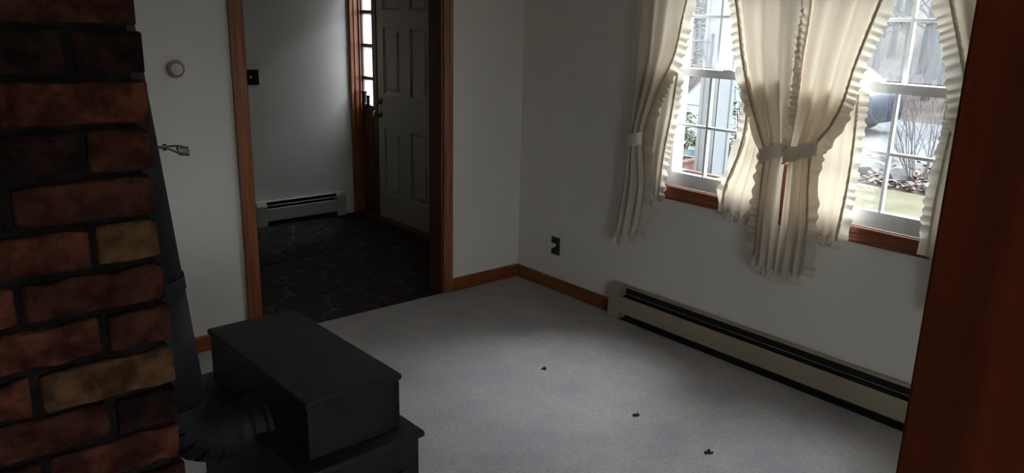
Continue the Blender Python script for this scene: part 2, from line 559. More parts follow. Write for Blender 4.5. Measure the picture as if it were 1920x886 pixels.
# ================================================================ THE TWO WINDOWS
def window(n, y0, y1):
    """sash outer edges y0 < y1; 6 over 6 double hung"""
    root = thing('window_%d' % n, '', '', (0, (y0 + y1) / 2, WZ0), kind='structure')
    hy = (y1 - y0) / 2
    zb = 0.845 - WZ0           # bottom of lower sash
    zm0, zm1 = 1.427 - WZ0, 1.467 - WZ0
    zt = 2.03 - WZ0
    st = 0.040
    # frame: jambs, head, outer sill
    f = B((0.005, ET + .02, -hy - .02, -hy, 0.0, zt + .03), (0.005, ET + .02, hy, hy + .02, 0.0, zt + .03),
          (0.005, ET + .02, -hy, hy, zt, zt + .03), (0.062, ET + .03, -hy - .02, hy + .02, 0.0, zb + .012))
    obj('window_frame', f, 'white', root)
    def sash(name, x0, x1, za, zc, rb, rt_, gm):
        s = obj(name, B((x0, x1, -hy, -hy + st, za, zc), (x0, x1, hy - st, hy, za, zc),
                        (x0, x1, -hy + st, hy - st, za, za + rb), (x0, x1, -hy + st, hy - st, zc - rt_, zc)), 'white', root)
        gy0, gy1, gz0, gz1 = -hy + st, hy - st, za + rb, zc - rt_
        xm = (x0 + x1) / 2
        mw_ = .0075
        for k in (1, 2):
            yy = gy0 + (gy1 - gy0) * k / 3
            obj('muntin', B((x0 + .004, x1 - .004, yy - mw_, yy + mw_, gz0, gz1), bev=.002), 'white', s)
        zz = (gz0 + gz1) / 2
        obj('muntin', B((x0 + .0045, x1 - .0045, gy0, gy1, zz - mw_, zz + mw_), bev=.002), 'white', s)
        for i in range(3):
            for j in range(2):
                a, b = gy0 + (gy1 - gy0) * i / 3, gy0 + (gy1 - gy0) * (i + 1) / 3
                c, d = gz0 + (gz1 - gz0) * j / 2, gz0 + (gz1 - gz0) * (j + 1) / 2
                obj('pane', B((xm - .0015, xm + .0015, a + mw_, b - mw_, c + mw_, d - mw_)), gm, s)
    sash('lower_sash', 0.012, 0.045, zb, zm1, .074, .040, 'glass')
    sash('upper_sash', 0.055, 0.088, zm0, zt, .040, .045, 'hazy')
    # sash lock and two lifts
    bm = bmesh.new()
    lathe(bm, (0.03, 0, zm1), (0, 0, 1), [(0, .016), (.008, .016), (.010, .008), (.016, .008)], 12)
    box(bm, .012, .048, -.030, .030, zm1, zm1 + .005)
    obj('sash_lock', bm, 'white', root)
    return root
window(1, -1.882, -1.200)
window(2, -2.622, -1.940)
# inner stool, apron and casings (wood)
struct('trim_7', B((-.028, .012, -2.70, -1.12, .828, .845), bev=.004), 'wood_y')
ap = [(0, .770), (0, .828), (-.020, .828), (-.019, .815), (-.014, .808), (-.014, .790), (-.018, .783), (-.018, .775), (-.014, .770)]
struct('trim_8', profile_y(bmesh.new(), ap, -2.69, -1.13), 'wood_y')
struct('trim_9', B((-.018, 0.004, -1.200, -1.132, .845, 2.10), bev=.003), 'wood_v')
struct('trim_10', B((-.018, 0.004, -2.690, -2.622, .845, 2.10), bev=.003), 'wood_v')
struct('trim_11', B((-.018, 0.06, -1.944, -1.878, .845, 2.04), bev=.003), 'wood_v')
struct('trim_12', B((-.018, 0.004, -2.690, -1.132, 2.036, 2.10), bev=.003), 'wood_y')

# ================================================================ ENTRY DOOR AND SIDELIGHT
door = thing('door_1', '', '', (0.085, 1.06, 0.0), kind='structure')
DW, DH, z0d = 0.892, 2.03, 0.012
stiles = [(0.0, .092), (.397, .505) , (DW - .100, DW)]
cols_ = [(.145, .390), (.543, .792)]
rows_ = [(.225, .785), (1.065, 1.60), (1.735, 1.93)]
bm = bmesh.new()
ys = [0.0, cols_[0][0], cols_[0][1], cols_[1][0], cols_[1][1], DW]
zs = [z0d, rows_[0][0], rows_[0][1], rows_[1][0], rows_[1][1], rows_[2][0], rows_[2][1], DH]
for i in (0, 2, 4):
    box(bm, 0, .042, ys[i], ys[i + 1], z0d, DH)
for i in (1, 3):
    for j in (0, 2, 4, 6):
        box(bm, 0, .042, ys[i], ys[i + 1], zs[j], zs[j + 1])
obj('slab', bm, 'door', door)
for a, b in cols_:
    for c, d in rows_:
        bm = bmesh.new()
        # recessed field rising to a raised centre
        rings = []
        for off, x in ((0, .004), (.012, .013), (.026, .013), (.050, .003)):
            rings.append([bm.verts.new((x, yy, zz)) for yy, zz in ((a + off, c + off), (b - off, c + off), (b - off, d - off), (a + off, d - off))])
        for p, q in zip(rings[:-1], rings[1:]):
            for k in range(4):
                bm.faces.new((p[k], p[(k + 1) % 4], q[(k + 1) % 4], q[k]))
        bm.faces.new(rings[-1])
        back = [bm.verts.new((.030, yy, zz)) for yy, zz in ((a, c), (b, c), (b, d), (a, d))]
        for k in range(4):
            bm.faces.new((rings[0][k], rings[0][(k + 1) % 4], back[(k + 1) % 4], back[k]))
        bm.faces.new(back)
        obj('door_panel', bm, 'door', door)
ky = DW - .038
k = obj('door_knob', LATHE((0, ky, .895), (-1, 0, 0), [(0, .030), (.006, .030), (.010, .012), (.034, .011), (.040, .022), (.052, .028), (.064, .024), (.068, .006)]), 'brass', door, True)
obj('deadbolt', LATHE((0, ky - .005, 1.000), (-1, 0, 0), [(0, .028), (.008, .028), (.014, .020), (.018, .019), (.019, .005), (.03, .005)]), 'brass', door, True)
obj('thumb_turn', B((-.034, -.018, ky - .010, ky, .982, 1.018), bev=.002), 'brass', door)
struct('trim_13', B((.0, .14, EY0 - .004, 2.26, -.012, .012), bev=.004), 'dark_wood')    # threshold
# frame around door and sidelight
struct('trim_14', B((.078, .13, 1.952, 2.012, 0.012, 2.055), (.0, .14, EY0 - .006, 1.056, .012, 2.055), (.0, .14, EY0 - .006, 2.232, 2.035, 2.085), (.085, .13, 2.200, 2.230, .012, 2.04)), 'dark_wood')
struct('trim_15', B((-.018, .085, 2.214, 2.230, 0, 2.05), (-.018, -.002, 2.204, 2.216, 0, 2.05), (.022, .034, 2.206, 2.216, 0, 2.05), (.066, .084, 2.200, 2.216, 0, 2.05), bev=.002), 'wood_v')
struct('trim_16', B((-.016, .0, EY0 - .06, EY0 + .004, 0, 2.14), bev=.003), 'dark_wood')
sl = thing('window_3', '', '', (0.085, 2.105, 0.0), kind='structure')
obj('lower_panel', B((.0, .04, -.093, .095, .012, .925)), 'dark_wood', sl)
obj('panel_moulding', B((-.008, .0, -.075, -.062, .12, .82), (-.008, .0, .062, .075, .12, .82), (-.008, .0, -.062, .062, .12, .133), (-.008, .0, -.062, .062, .807, .82), bev=.002), 'dark_wood', sl)
obj('sash_stile', B((.0, .04, -.093, -.078, .925, 2.035)), 'dark_wood', sl)
obj('sash_stile', B((.0, .04, .085, .095, .925, 2.035)), 'dark_wood', sl)
pz = [.935, 1.175, 1.445, 1.716, 1.985]
for i in range(4):
    obj('pane', B((.012, .016, -.078, .085, pz[i] + .013, pz[i + 1] - .013)), 'frost', sl)
for z in pz:
    obj('muntin', B((.001, .030, -.078, .085, z - .014, z + .014), bev=.003), 'dark_wood', sl)
obj('top_panel', B((.0, .04, -.10, .10, 1.999, 2.036)), 'dark_wood', sl)
# two dark things standing on the lowest sidelight bar, seen against the light
for dy, w, h, lb in ((.045, .050, .115, 'taller dark candle holder on the lowest sidelight bar'), (-.022, .032, .085, 'shorter dark candle holder on the lowest sidelight bar')):
    o = obj('candle_holder', LATHE((0.07, 2.105 + dy, .949), (0, 0, 1), [(0, w / 2), (.012, w / 2), (.018, w * .42), (h - .02, w * .42), (h - .012, w / 2), (h, w / 2)], 14), 'black', smooth=False)
    tag(o, lb, 'candle holder', 'candle holders at the sidelight')

# ================================================================ BASEBOARD HEATERS
def heater(name, label, length, loc, rz, hm='heater'):
    """local: runs along +x, wall at y=0, front towards -y"""
    t = thing(name, label, 'heater', loc, rz)
    H_, D_ = .205, .062
    cap = [(0, 0), (0, H_ + .001), (-.036, H_ + .001), (-.042, H_ - .003), (-D_ - .001, H_ - .034), (-D_ - .002, H_ - .042), (-D_ - .002, .006), (-D_ + .002, 0)]
    obj('end_cap', profile_x(bmesh.new(), cap, 0, .085), hm, t)
    obj('end_cap', profile_x(bmesh.new(), cap, length - .085, length), hm, t)
    a, b = .085, length - .085
    obj('back_plate', B((a, b, -.006, 0, .0, H_ - .004)), 'heater_dark', t)  # near-black colour stands in for the shade behind the slots
    top = [(0, H_), (0, H_ - .004), (-.024, H_ - .004), (-.031, H_ - .009), (-.033, H_ - .007), (-.026, H_)]
    obj('top_cover', profile_x(bmesh.new(), top, a, b), hm, t)
    front = [(-D_, .143), (-D_ + .004, .147), (-D_ + .005, .145), (-D_ + .003, .141), (-D_ + .003, .050), (-D_ + .010, .044), (-D_ + .008, .041), (-D_, .048)]
    obj('front_panel', profile_x(bmesh.new(), front, a, b), hm, t)
    obj('damper_blade', profile_x(bmesh.new(), [(-.0535, .1690), (-.0505, .1725), (-.0515, .1735), (-.0545, .1700)], a, b), 'fin', t)
    obj('fin_element', B((a, b, -.044, -.008, .050, .140)), 'heater_dark', t)
    obj('toe_shade', B((a, b, -.052, -.006, .001, .006)), 'heater_dark', t)  # dark strip drawn as the shade in the gap below the front panel
    return t
heater('baseboard_heater', 'long almond baseboard heater below the two curtained windows', 2.75, (-.0, -.905, 0.0), -math.pi / 2)
heater('baseboard_heater', 'short baseboard heater on the far wall of the dark entry', .80, (-.925, FY, 0.0), 0, 'heater_grey')

# ================================================================ SMALL WALL FITTINGS
t = thing('thermostat', 'round gold-rimmed thermostat on the wall left of the doorway', 'thermostat', (-2.152, 0, 1.431))
obj('base_ring', LATHE((0, 0, 0), (0, -1, 0), [(0, .041), (.010, .042), (.020, .039), (.026, .033), (.026, .002)], 32), 'thermo', t, True)
obj('dial_cover', LATHE((0, -.024, 0), (0, -1, 0), [(0, .027), (.006, .026), (.010, .021), (.012, .002)], 28), 'thermo_face', t, True)
obj('dial_centre', LATHE((0, -.034, 0), (0, -1, 0), [(0, .014), (.006, .013), (.008, .002)], 24), 'thermo_face', t, True)

t = thing('dimmer_switch', 'black square wall plate with round dimmer knob in the entry', 'switch', (-.878, FY, 1.202))
obj('wall_plate', B((-.057, .057, -.006, 0, -.058, .058), bev=.002), 'black', t)
obj('dimmer_knob', LATHE((-.012, -.006, 0), (0, -1, 0), [(0, .013), (.004, .013), (.012, .010), (.014, .002)], 16), 'thermo', t, True)

t = thing('wall_outlet', 'black outlet plate low on the window wall near the corner', 'outlet', (0, -.370, .295))
obj('wall_plate', B((-.006, 0, -.0375, .0375, -.0575, .0575), bev=.002), 'black', t)
for dz in (-.02, .02):
    obj('socket', LATHE((-.005, 0, dz), (-1, 0, 0), [(0, .016), (.0035, .016), (.0035, .001)], 14), 'heater_dark', t)
t = thing('night_light', 'pale green round night light plugged into the black outlet', 'night light', (-.009, -.366, .302))
obj('plug_body', LATHE((0, 0, 0), (-1, 0, 0), [(0, .013), (.010, .014), (.022, .013), (.023, .002)], 14), 'white', t)
obj('lens', LATHE((-.022, 0, 0), (-1, 0, 0), [(0, .0165), (.006, .0175), (.018, .0165), (.022, .012), (.024, .002)], 16), 'night', t, True)

# ================================================================ BRICK CHIMNEY (front face towards the camera)
BY, BX = -2.67, -3.032        # front face plane, right edge
CW, CD = 0.80, 1.05           # width, depth
COURSE = 0.0700
BH = 0.0575
ch = thing('brick_chimney', 'dark red brick chimney with deeply raked joints at the left', 'chimney', (BX, BY, 0))
obj('mortar_core', B((-CW + .012, -.014, .016, CD - .012, 0, CEIL - .002)), 'mortar', ch)
def brick_mesh(name, L, D_, seed):
    rb = random.Random(seed)
    bm = bmesh.new()
    nx_, nz_ = max(2, int(L / .030)), 2
    r = bmesh.ops.create_cube(bm, size=1.0)
    bmesh.ops.subdivide_edges(bm, edges=[e for e in bm.edges if abs((e.verts[0].co - e.verts[1].co).x) > .5], cuts=nx_ - 1)
    for v in bm.verts:
        v.co.x *= L
        v.co.y *= D_
        v.co.z *= BH
        v.co += Vector((rb.uniform(-.003, .003), rb.uniform(-.0035, .0035), rb.uniform(-.0034, .0034)))
    bmesh.ops.bevel(bm, geom=list(bm.edges), offset=.0028, segments=1, affect='EDGES')
    me = bpy.data.meshes.new(name)
    bmesh.ops.recalc_face_normals(bm, faces=bm.faces)
    bm.to_mesh(me)
    bm.free()
    me.materials.append(M['brick'])
    return me
SL, HL, J = .188, .088, .0125
str_me = [brick_mesh('brick', SL, .09, 100 + s) for s in range(5)]
hdr_me = [brick_mesh('brick', HL, .19, 200 + s) for s in range(4)]
side_me = [brick_mesh('brick', SL, .09, 300 + s) for s in range(3)]
rb = random.Random(5)
ZREF = 1.675           # centre of the horizontal joint near the top of the picture
k0 = int(ZREF / COURSE)
zbase = ZREF - k0 * COURSE
ncourse = int((CEIL - zbase) / COURSE) + 1
# clay of the bricks in view: (course counted down from the top joint, place from the right edge)
CLAY = {(-1, 0): 'brick_mid', (0, 0): 'brick_dark', (0, 1): 'brick_dark', (1, 0): 'brick', (2, 0): 'brick_mid', (2, 1): 'brick_dark', (3, 0): 'brick_mid', (3, 1): 'brick_dark',
        (4, 0): 'brick_tan', (4, 1): 'brick', (5, 0): 'brick_mid', (5, 1): 'brick', (6, 0): 'brick_mid', (6, 1): 'brick', (7, 0): 'brick_tan', (7, 1): 'brick',
        (8, 0): 'brick_dark', (8, 1): 'brick_mid', (9, 0): 'brick', (9, 1): 'brick_mid', (10, 0): 'brick_mid'}
for c in range(-1, ncourse):
    zc = zbase + c * COURSE + COURSE / 2
    if zc - BH / 2 < 0 or zc + BH / 2 > CEIL - .006:
        continue
    # courses below the reference joint: odd rows start with a header at the right edge
    hdr_first = (k0 - 1 - c) % 2 == 0
    x = 0.0
    first = True
    nb = 0
    jit = rb.uniform(-.004, .004)
    while x > -CW:
        hdr = first and hdr_first
        L = HL if hdr else SL
        if x - L < -CW - .02:
            break
        me = rb.choice(hdr_me if hdr else str_me)
        D_ = .19 if hdr else .09
        bo = inst('brick', me, ch, (x - L / 2 + jit + rb.uniform(-.002, .002), D_ / 2 + rb.uniform(-.003, .004), zc + rb.uniform(-.002, .002)),
             (rb.uniform(-.01, .01), rb.uniform(-.012, .012), rb.choice([0, math.pi]) + rb.uniform(-.008, .008)))
        row, pos = k0 - 1 - c, nb
        clay = CLAY.get((row, pos)) or rb.choice(['brick', 'brick_mid', 'brick_mid', 'brick_dark', 'brick_tan'])
        bo.material_slots[0].link = 'OBJECT'
        bo.material_slots[0].material = M[clay]
        x -= L + J
        first = False
        nb += 1
    # right-hand return of the chimney
    y = (.19 if hdr_first else .09) + J
    while y < CD - .1:
        inst('brick', rb.choice(side_me), ch, (-.045 + jit * .5 + rb.uniform(-.003, .003), y + SL / 2, zc), (0, 0, math.pi / 2))
        y += SL + J

# ================================================================ WOOD STOVE
st = thing('wood_stove', 'black cast iron wood stove with a stepped two-tier top', 'stove', (-2.395, -1.735, 0), R(1.6))
def plate(w, l, z0, z1, bev=.006):
    return B((-w / 2, w / 2, -l / 2, l / 2, z0, z1), bev=bev)
obj('upper_top_plate', plate(.312, .692, .660, .680, .006), 'iron', st)
ub = B((-.146, .146, -.336, .336, .500, .662), bev=.004)
obj('upper_body', ub, 'iron', st)
for cx_, cy_ in ((.1445, -.335), (-.1445, -.335), (.1445, .335), (-.1445, .335)):
    obj('corner_bead', B((cx_ - .0045, cx_ + .0045, cy_ - .005, cy_ + .005, .502, .661), bev=.002), 'iron', st)
obj('lower_top_plate', plate(.400, .800, .480, .500, .007), 'iron', st)
obj('lower_body', plate(.372, .770, .125, .481, .005), 'iron', st)
obj('base_plate', plate(.400, .800, .105, .126, .006), 'iron', st)
d = obj('loading_door', B((-.135, .135, -.402, -.384, .150, .390), bev=.006), 'iron', st)
obj('door_handle', T([(.105, -.402, .32), (.105, -.432, .32), (.105, -.440, .30), (.105, -.440, .22)], [.008, .008, .008, .010], 8), 'steel', d)
for sx in (-1, 1):
    for sy in (-1, 1):
        px, py = sx * .165, sy * .355
        obj('leg', T([(px * .97, py * .97, .112), (px, py, .07), (px * 1.02, py * 1.02, .02), (px * 1.03, py * 1.03, .0)], [.030, .022, .018, .026], 8), 'iron', st)
obj('flue_collar', LATHE((-.146, -.02, .487), (-1, 0, 0), [(0, .098), (.014, .098), (.018, .088), (.05, .086), (.05, .07)], 24), 'iron', st)

# stove pipe: elbow out of the side, then rising and leaning to the chimney
PR = .080
pr = thing('stove_pipe', 'black stove pipe with a jointed elbow rising beside the bricks', 'stove pipe', (-2.595, -1.757, .487))
ex, er = -.045, .140          # start of the bend, bend radius
segs = 5
cent = Vector((ex, 0, er))
lean = R(-5.0)
def elb(a):
    return Vector((ex - er * math.sin(a), 0, er - er * math.cos(a)))
obj('horizontal_run', T([(.03, 0, 0), (ex, 0, 0)], PR, 24), 'pipe', pr, True)
amax = math.pi / 2 - R(5)
for i in range(segs):
    a0, a1 = amax * i / segs, amax * (i + 1) / segs
    rr = PR + (.002 if i % 2 else .0035)
    obj('elbow_gore', T([elb(a0), elb(a1)], [rr, rr], 24), 'pipe', pr, False)
p0 = elb(amax)
dirv = Vector((-math.sin(R(5)), 0.0, math.cos(R(5))))
L1 = .37
obj('pipe_section', T([p0, p0 + dirv * L1], PR, 28), 'pipe', pr, True)
obj('pipe_joint', T([p0 + dirv * (L1 - .02), p0 + dirv * (L1 + .02)], PR + .0035, 28), 'pipe', pr, False)
top_len = (CEIL - .487 - p0.z) / dirv.z
obj('pipe_section', T([p0 + dirv * L1, p0 + dirv * (top_len - .003)], PR - .001, 28), 'pipe', pr, True)
obj('pipe_crimp', T([p0 + dirv * .0, p0 + dirv * .018], PR + .004, 28), 'pipe', pr, False)
# damper rod with coiled spring handle
q = p0 + dirv * (.745)
hx = Vector((.93, -.36, 0))
hd = obj('damper_rod', T([q + hx * (PR - .01), q + hx * (PR + .022)], .004, 8), 'steel', pr)
loop = []
for k in range(25):
    a = math.pi * 2 * k / 24
    u_ = .5 - .5 * math.cos(a)
    loop.append(q + hx * (PR + .020 + .052 * u_) + Vector((0, 0, -.012 * u_ + .013 * math.sin(a) * (.35 + .65 * u_))))
obj('handle_loop', T(loop, .0028, 6, closed=True), 'steel', hd)
coil = []
for k in range(73):
    a = k / 72
    c_ = q + hx * (PR + .046 + .026 * a) + Vector((0, 0, -.009 - .003 * a))
    coil.append(c_ + Vector((0, math.cos(a * 44) * .006, math.sin(a * 44) * .011)))
obj('handle_coil', T(coil, .0022, 5), 'steel', hd)
obj('rod_collar', T([q + hx * (PR + .010), q + hx * (PR + .020)], .009, 10), 'steel', hd)

# ================================================================ WOODEN POST BESIDE THE CAMERA
pw = .19
post = thing('wooden_post', 'dark red stained wooden post filling the right edge of the view', 'post', (-2.56 + pw / 2, -3.607 - pw / 2, 0))
obj('shaft', B((-pw / 2, pw / 2, -pw / 2, pw / 2, 0.0, CEIL), bev=.004), 'post', post)
obj('plinth', B((-pw / 2 - .012, pw / 2 + .012, -pw / 2 - .012, pw / 2 + .012, 0, .10), bev=.004), 'post', post)

# ================================================================ CURTAINS
def cat_rows(rows, n):
    """smooth interpolation of rows of numbers"""
    out = []
    m = len(rows)
    for i in range(n):
        u = i / (n - 1) * (m - 1)
        k = min(int(u), m - 2)
        f = u - k
        p0_, p1, p2, p3 = rows[max(k - 1, 0)], rows[k], rows[k + 1], rows[min(k + 2, m - 1)]
        out.append([0.5 * (2 * b + (c - a) * f + (2 * a - 5 * b + 4 * c - d_) * f * f + (-a + 3 * b - 3 * c + d_) * f ** 3) for a, b, c, d_ in zip(p0_, p1, p2, p3)])
    return out

def curtain(name, label, group, rows, xoff, nfold, amp, inner_right, ruf_w, tie=None, bottom_ruffle=False, seed=1, nrow=70, outer_ruffle=False):
    """rows: (yA, zA, yB, zB) from top to bottom; edge B is the ruffled inner edge"""
    rc = random.Random(seed)
    t = thing(name, label, 'curtain', (xoff, rows[-1][0], rows[-1][1]), 0, group)
    org = Vector(t.location)
    rr = cat_rows(rows, nrow)
    wmax = max(math.hypot(r[2] - r[0], r[3] - r[1]) for r in rows)
    NC = nfold * 12
    ph = [rc.uniform(0, 6.28) for _ in range(4)]
    grid = []
    for i, (ya, za, yb, zb) in enumerate(rr):
        v = i / (nrow - 1)
        w = math.hypot(yb - ya, zb - za)
        a = amp * (0.55 + 0.6 * (1 - w / wmax)) * min(1.0, .30 + w / wmax * 1.2)
        row = []
        for c in range(NC + 1):
            s = c / NC
            s2 = s + .018 * math.sin(2 * math.pi * 2.3 * s + ph[1] + 1.5 * v)
            fold = math.sin(2 * math.pi * nfold * s2 + ph[0] + .6 * math.sin(3 * v + ph[2])) + .45 * math.sin(2 * math.pi * nfold * .53 * s2 + ph[3] + v)
            hem = .006 * math.sin(2 * math.pi * nfold * s + ph[0]) * v
            row.append(Vector((xoff - .02 * (1 - (2 * s - 1) ** 2) * (1 - w / wmax) + a * fold, ya + (yb - ya) * s, za + (zb - za) * s + hem)) - org)
        grid.append(row)
    bm = bmesh.new()
    vv = [[bm.verts.new(p) for p in row] for row in grid]
    for i in range(nrow - 1):
        for c in range(NC):
            bm.faces.new((vv[i][c], vv[i][c + 1], vv[i + 1][c + 1], vv[i + 1][c]))
    obj('panel', bm, 'cloth', t, True)
    # ruffle along the inner edge (and the hem)
    def ruffle(nm, path, width, outdir, wave, amp_, m, lift=0.0, head=0.0):
        # resample path
        pts = [path[0]]
        step = .0045
        acc = []
        for a_, b_ in zip(path[:-1], path[1:]):
            n_ = max(1, int((b_ - a_).length / step))
            for k_ in range(n_):
                acc.append(a_ + (b_ - a_) * k_ / n_)
        acc.append(path[-1])
        bm = bmesh.new()
        prev = None
        s_ = 0
        wv = rc.uniform(0, 6)
        wl = wave
        for k_, p in enumerate(acc):
            d_ = (acc[min(k_ + 3, len(acc) - 1)] - acc[max(k_ - 3, 0)])
            d_.x = 0
            d_.normalize()
            nrm = Vector((0, d_.z, -d_.y)) * outdir
            wv += step / wl * 6.28 * (1 + .5 * math.sin(k_ * .027 + ph[1]) + .42 * math.sin(k_ * .113 + ph[0]))
            wid = width * (1 + .10 * math.sin(k_ * .05 + ph[2]) + .07 * math.sin(wv * .5))
            col = []
            for j, f_ in enumerate((-head / max(width, 1e-6), 0, .3, .65, 1.0)):
                aj = amp_ * (abs(f_) ** .7 + .12)
                col.append(bm.verts.new(p + nrm * wid * f_ + d_ * (.35 * amp_ * math.sin(wv + 1.2) * max(f_, 0)) + Vector((-lift + aj * math.sin(wv + .5 * f_), 0, 0))))
            if prev:
                for j in range(4):
                    bm.faces.new((prev[j], prev[j + 1], col[j + 1], col[j]))
            prev = col
        return obj(nm, bm, m, t, True)
    sgn = 1 if inner_right else -1
    esg = -sgn
    edge = [row[-1].copy() for row in grid]
    for e_ in edge:
        e_.x = sum(r_[-1].x for r_ in grid) / nrow
    ruffle('ruffle', edge, ruf_w, esg, .048, .0095, 'cloth2', lift=.006, head=.010)
    bead = [e_ + Vector((-.012, 0, 0)) for e_ in edge]
    ruffle('ruffle_heading', bead, .006, esg, .012, .0020, 'beading', lift=0, head=.005)
    if outer_ruffle:
        oe = [row[0].copy() for row in grid if row[0].z > tie[1] - org.z]
        for e_ in oe:
            e_.x = sum(r_[0].x for r_ in grid) / nrow - .008
        ruffle('outer_ruffle', oe, .032, sgn, .040, .009, 'cloth2', lift=.004, head=.008)
    if tie is None:
        tr_ = [Vector((sum(p.x for p in grid[0]) / len(grid[0]), p.y, p.z)) for p in grid[0]]
        ruffle('top_frill', tr_, .016, -sgn, .022, .005, 'cloth2', lift=.002, head=.012)
    hemrow = [Vector((sum(p.x for p in grid[-1]) / len(grid[-1]), p.y, p.z)) for p in grid[-1]]
    if bottom_ruffle:
        ruffle('hem_ruffle', hemrow, ruf_w * .9, sgn, .028, .009, 'cloth2', lift=.002, head=.01)
    if tie:
        ty, tz, tw, tilt = tie
        bm = bmesh.new()
        n_ = 40
        prev = None
        first = None
        for k_ in range(n_):
            a_ = 2 * math.pi * k_ / n_
            cy, cx = tw * math.cos(a_), .034 * math.sin(a_)
            zc = tz + tilt * cy + .004 * math.sin(a_ * 9)
            col = [bm.verts.new(Vector((xoff + cx * sc - .012, ty + cy * sc, zc + dz)) - org) for dz, sc in ((-.034, 1.10), (-.024, 1.0), (0, 1.02), (.024, 1.0), (.034, 1.10))]
            if prev:
                for j in range(4):
                    bm.faces.new((prev[j], prev[j + 1], col[j + 1], col[j]))
            else:
                first = col
            prev = col
        for j in range(4):
            bm.faces.new((prev[j], prev[j + 1], first[j + 1], first[j]))
        tb = obj('tieback', bm, 'cloth2', t, True)
    return t

XS, XT = -.085, -.050
SW = 'tied-back ruffled curtain panels'
TI = 'lower ruffled cafe curtain panels'
curtain('swag_curtain', 'cream tied-back curtain at the far left side of the windows', SW,
        [(-.98, 2.12, -1.42, 2.12), (-1.0, 1.8, -1.32, 1.8), (-1.01, 1.54, -1.27, 1.54), (-1.02, 1.36, -1.19, 1.37), (-1.015, 1.2, -1.13, 1.22),
         (-1.015, 1.08, -1.095, 1.08), (-1.0, .95, -1.11, .97), (-.98, .79, -1.13, .81), (-.945, .52, -1.10, .55)],
        XS, 3, .024, False, .060, (-1.055, 1.075, .052, -.25), True, 3)
curtain('swag_curtain', 'cream tied-back curtain on the left of the middle pair', SW,
        [(-1.93, 2.12, -1.50, 2.12), (-1.945, 1.8, -1.61, 1.8), (-1.95, 1.57, -1.67, 1.56), (-1.96, 1.38, -1.73, 1.38), (-1.965, 1.24, -1.80, 1.22),
         (-1.965, 1.14, -1.850, 1.11), (-1.955, 1.02, -1.85, 1.0), (-1.96, .79, -1.85, .80), (-1.97, .56, -1.855, .60)],
        XS, 3, .024, True, .045, (-1.908, 1.125, .072, -.45), True, 8, outer_ruffle=True)
curtain('swag_curtain', 'cream tied-back curtain on the right of the middle pair', SW,
        [(-1.975, 2.12, -2.42, 2.12), (-2.0, 1.8, -2.32, 1.8), (-1.99, 1.57, -2.25, 1.55), (-1.99, 1.38, -2.215, 1.38), (-1.99, 1.26, -2.17, 1.27),
         (-1.985, 1.125, -2.105, 1.16), (-1.985, 1.0, -2.105, 1.0), (-1.985, .80, -2.125, .80), (-1.98, .555, -2.125, .585)],
        XS - .012, 3, .024, False, .055, (-2.046, 1.145, .078, -.45), True, 12, outer_ruffle=True)
curtain('swag_curtain', 'cream tied-back curtain partly behind the wooden post', SW,
        [(-2.90, 2.12, -2.48, 2.12), (-2.89, 1.8, -2.585, 1.8), (-2.89, 1.55, -2.672, 1.55), (-2.885, 1.36, -2.73, 1.36), (-2.88, 1.2, -2.79, 1.2),
         (-2.885, 1.1, -2.815, 1.1), (-2.89, .95, -2.80, .95), (-2.91, .8, -2.78, .8), (-2.95, .56, -2.79, .56)],
        XS, 3, .024, True, .070, (-2.85, 1.1, .050, .2), True, 17)
curtain('cafe_curtain', 'short lower curtain beside the left edge of the far window', TI,
        [(-1.03, 1.45, -1.285, 1.45), (-1.03, 1.25, -1.265, 1.25), (-1.03, 1.0, -1.23, 1.0), (-1.03, .76, -1.215, .76)],
        XT, 4, .011, False, .042, None, True, 23)
curtain('cafe_curtain', 'short lower curtain with ruffled hem right of the porch column view', TI,
        [(-1.90, 1.44, -1.69, 1.44), (-1.90, 1.28, -1.72, 1.28), (-1.90, 1.1, -1.70, 1.1), (-1.89, .90, -1.635, .90), (-1.87, .775, -1.635, .78)],
        XT, 4, .012, True, .040, None, True, 29)
curtain('cafe_curtain', 'short bright lower curtain on the left of the near window', TI,
        [(-2.02, 1.43, -2.255, 1.43), (-2.02, 1.2, -2.265, 1.2), (-2.02, 1.0, -2.262, 1.0), (-2.03, .76, -2.245, .77)],
        XT, 4, .011, False, .045, None, True, 31)
curtain('cafe_curtain', 'short lower curtain at the right of the near window beside the post', TI,
        [(-2.88, 1.44, -2.66, 1.44), (-2.88, 1.25, -2.645, 1.25), (-2.88, 1.0, -2.635, 1.0), (-2.88, .80, -2.64, .80)],
        XT, 4, .011, True, .042, None, True, 37)
# ================================================================ OUTDOORS
GZ = -0.60
DZ = -0.14
def ground(name, x0, x1, y0, y1, m, z=GZ, nx_=1, ny_=1, fn=None):
    bm = bmesh.new()
    g = [[bm.verts.new((x0 + (x1 - x0) * i / nx_, y0 + (y1 - y0) * j / ny_, z + (fn(x0 + (x1 - x0) * i / nx_, y0 + (y1 - y0) * j / ny_) if fn else 0))) for j in range(ny_ + 1)] for i in range(nx_ + 1)]
    for i in range(nx_):
        for j in range(ny_):
            bm.faces.new((g[i][j], g[i + 1][j], g[i + 1][j + 1], g[i][j + 1]))
    o = obj(name, bm, m, smooth=True)
    o['kind'] = 'structure'
    return o
ground('lawn', ET, 8.1, -30, 40, 'lawn', nx_=30, ny_=120, fn=lambda x, y: .025 * math.sin(x * 1.7 + y) * math.sin(y * 1.3))
ground('planting_bed', 8.1, 10.8, -30, 40, 'mulch', nx_=14, ny_=200, fn=lambda x, y: .10 * max(0, math.sin((x - 8.1) / 2.7 * math.pi)) + .03 * math.sin(x * 5 + y * 3))
ground('yard', -45, 0.2, -60, 60, 'lawn', z=GZ - .05)
ground('road', 10.8, 17.2, -30, 60, 'road')
ground('driveway', 3.2, 10.9, 3.0, 7.6, 'road', z=GZ + .05)
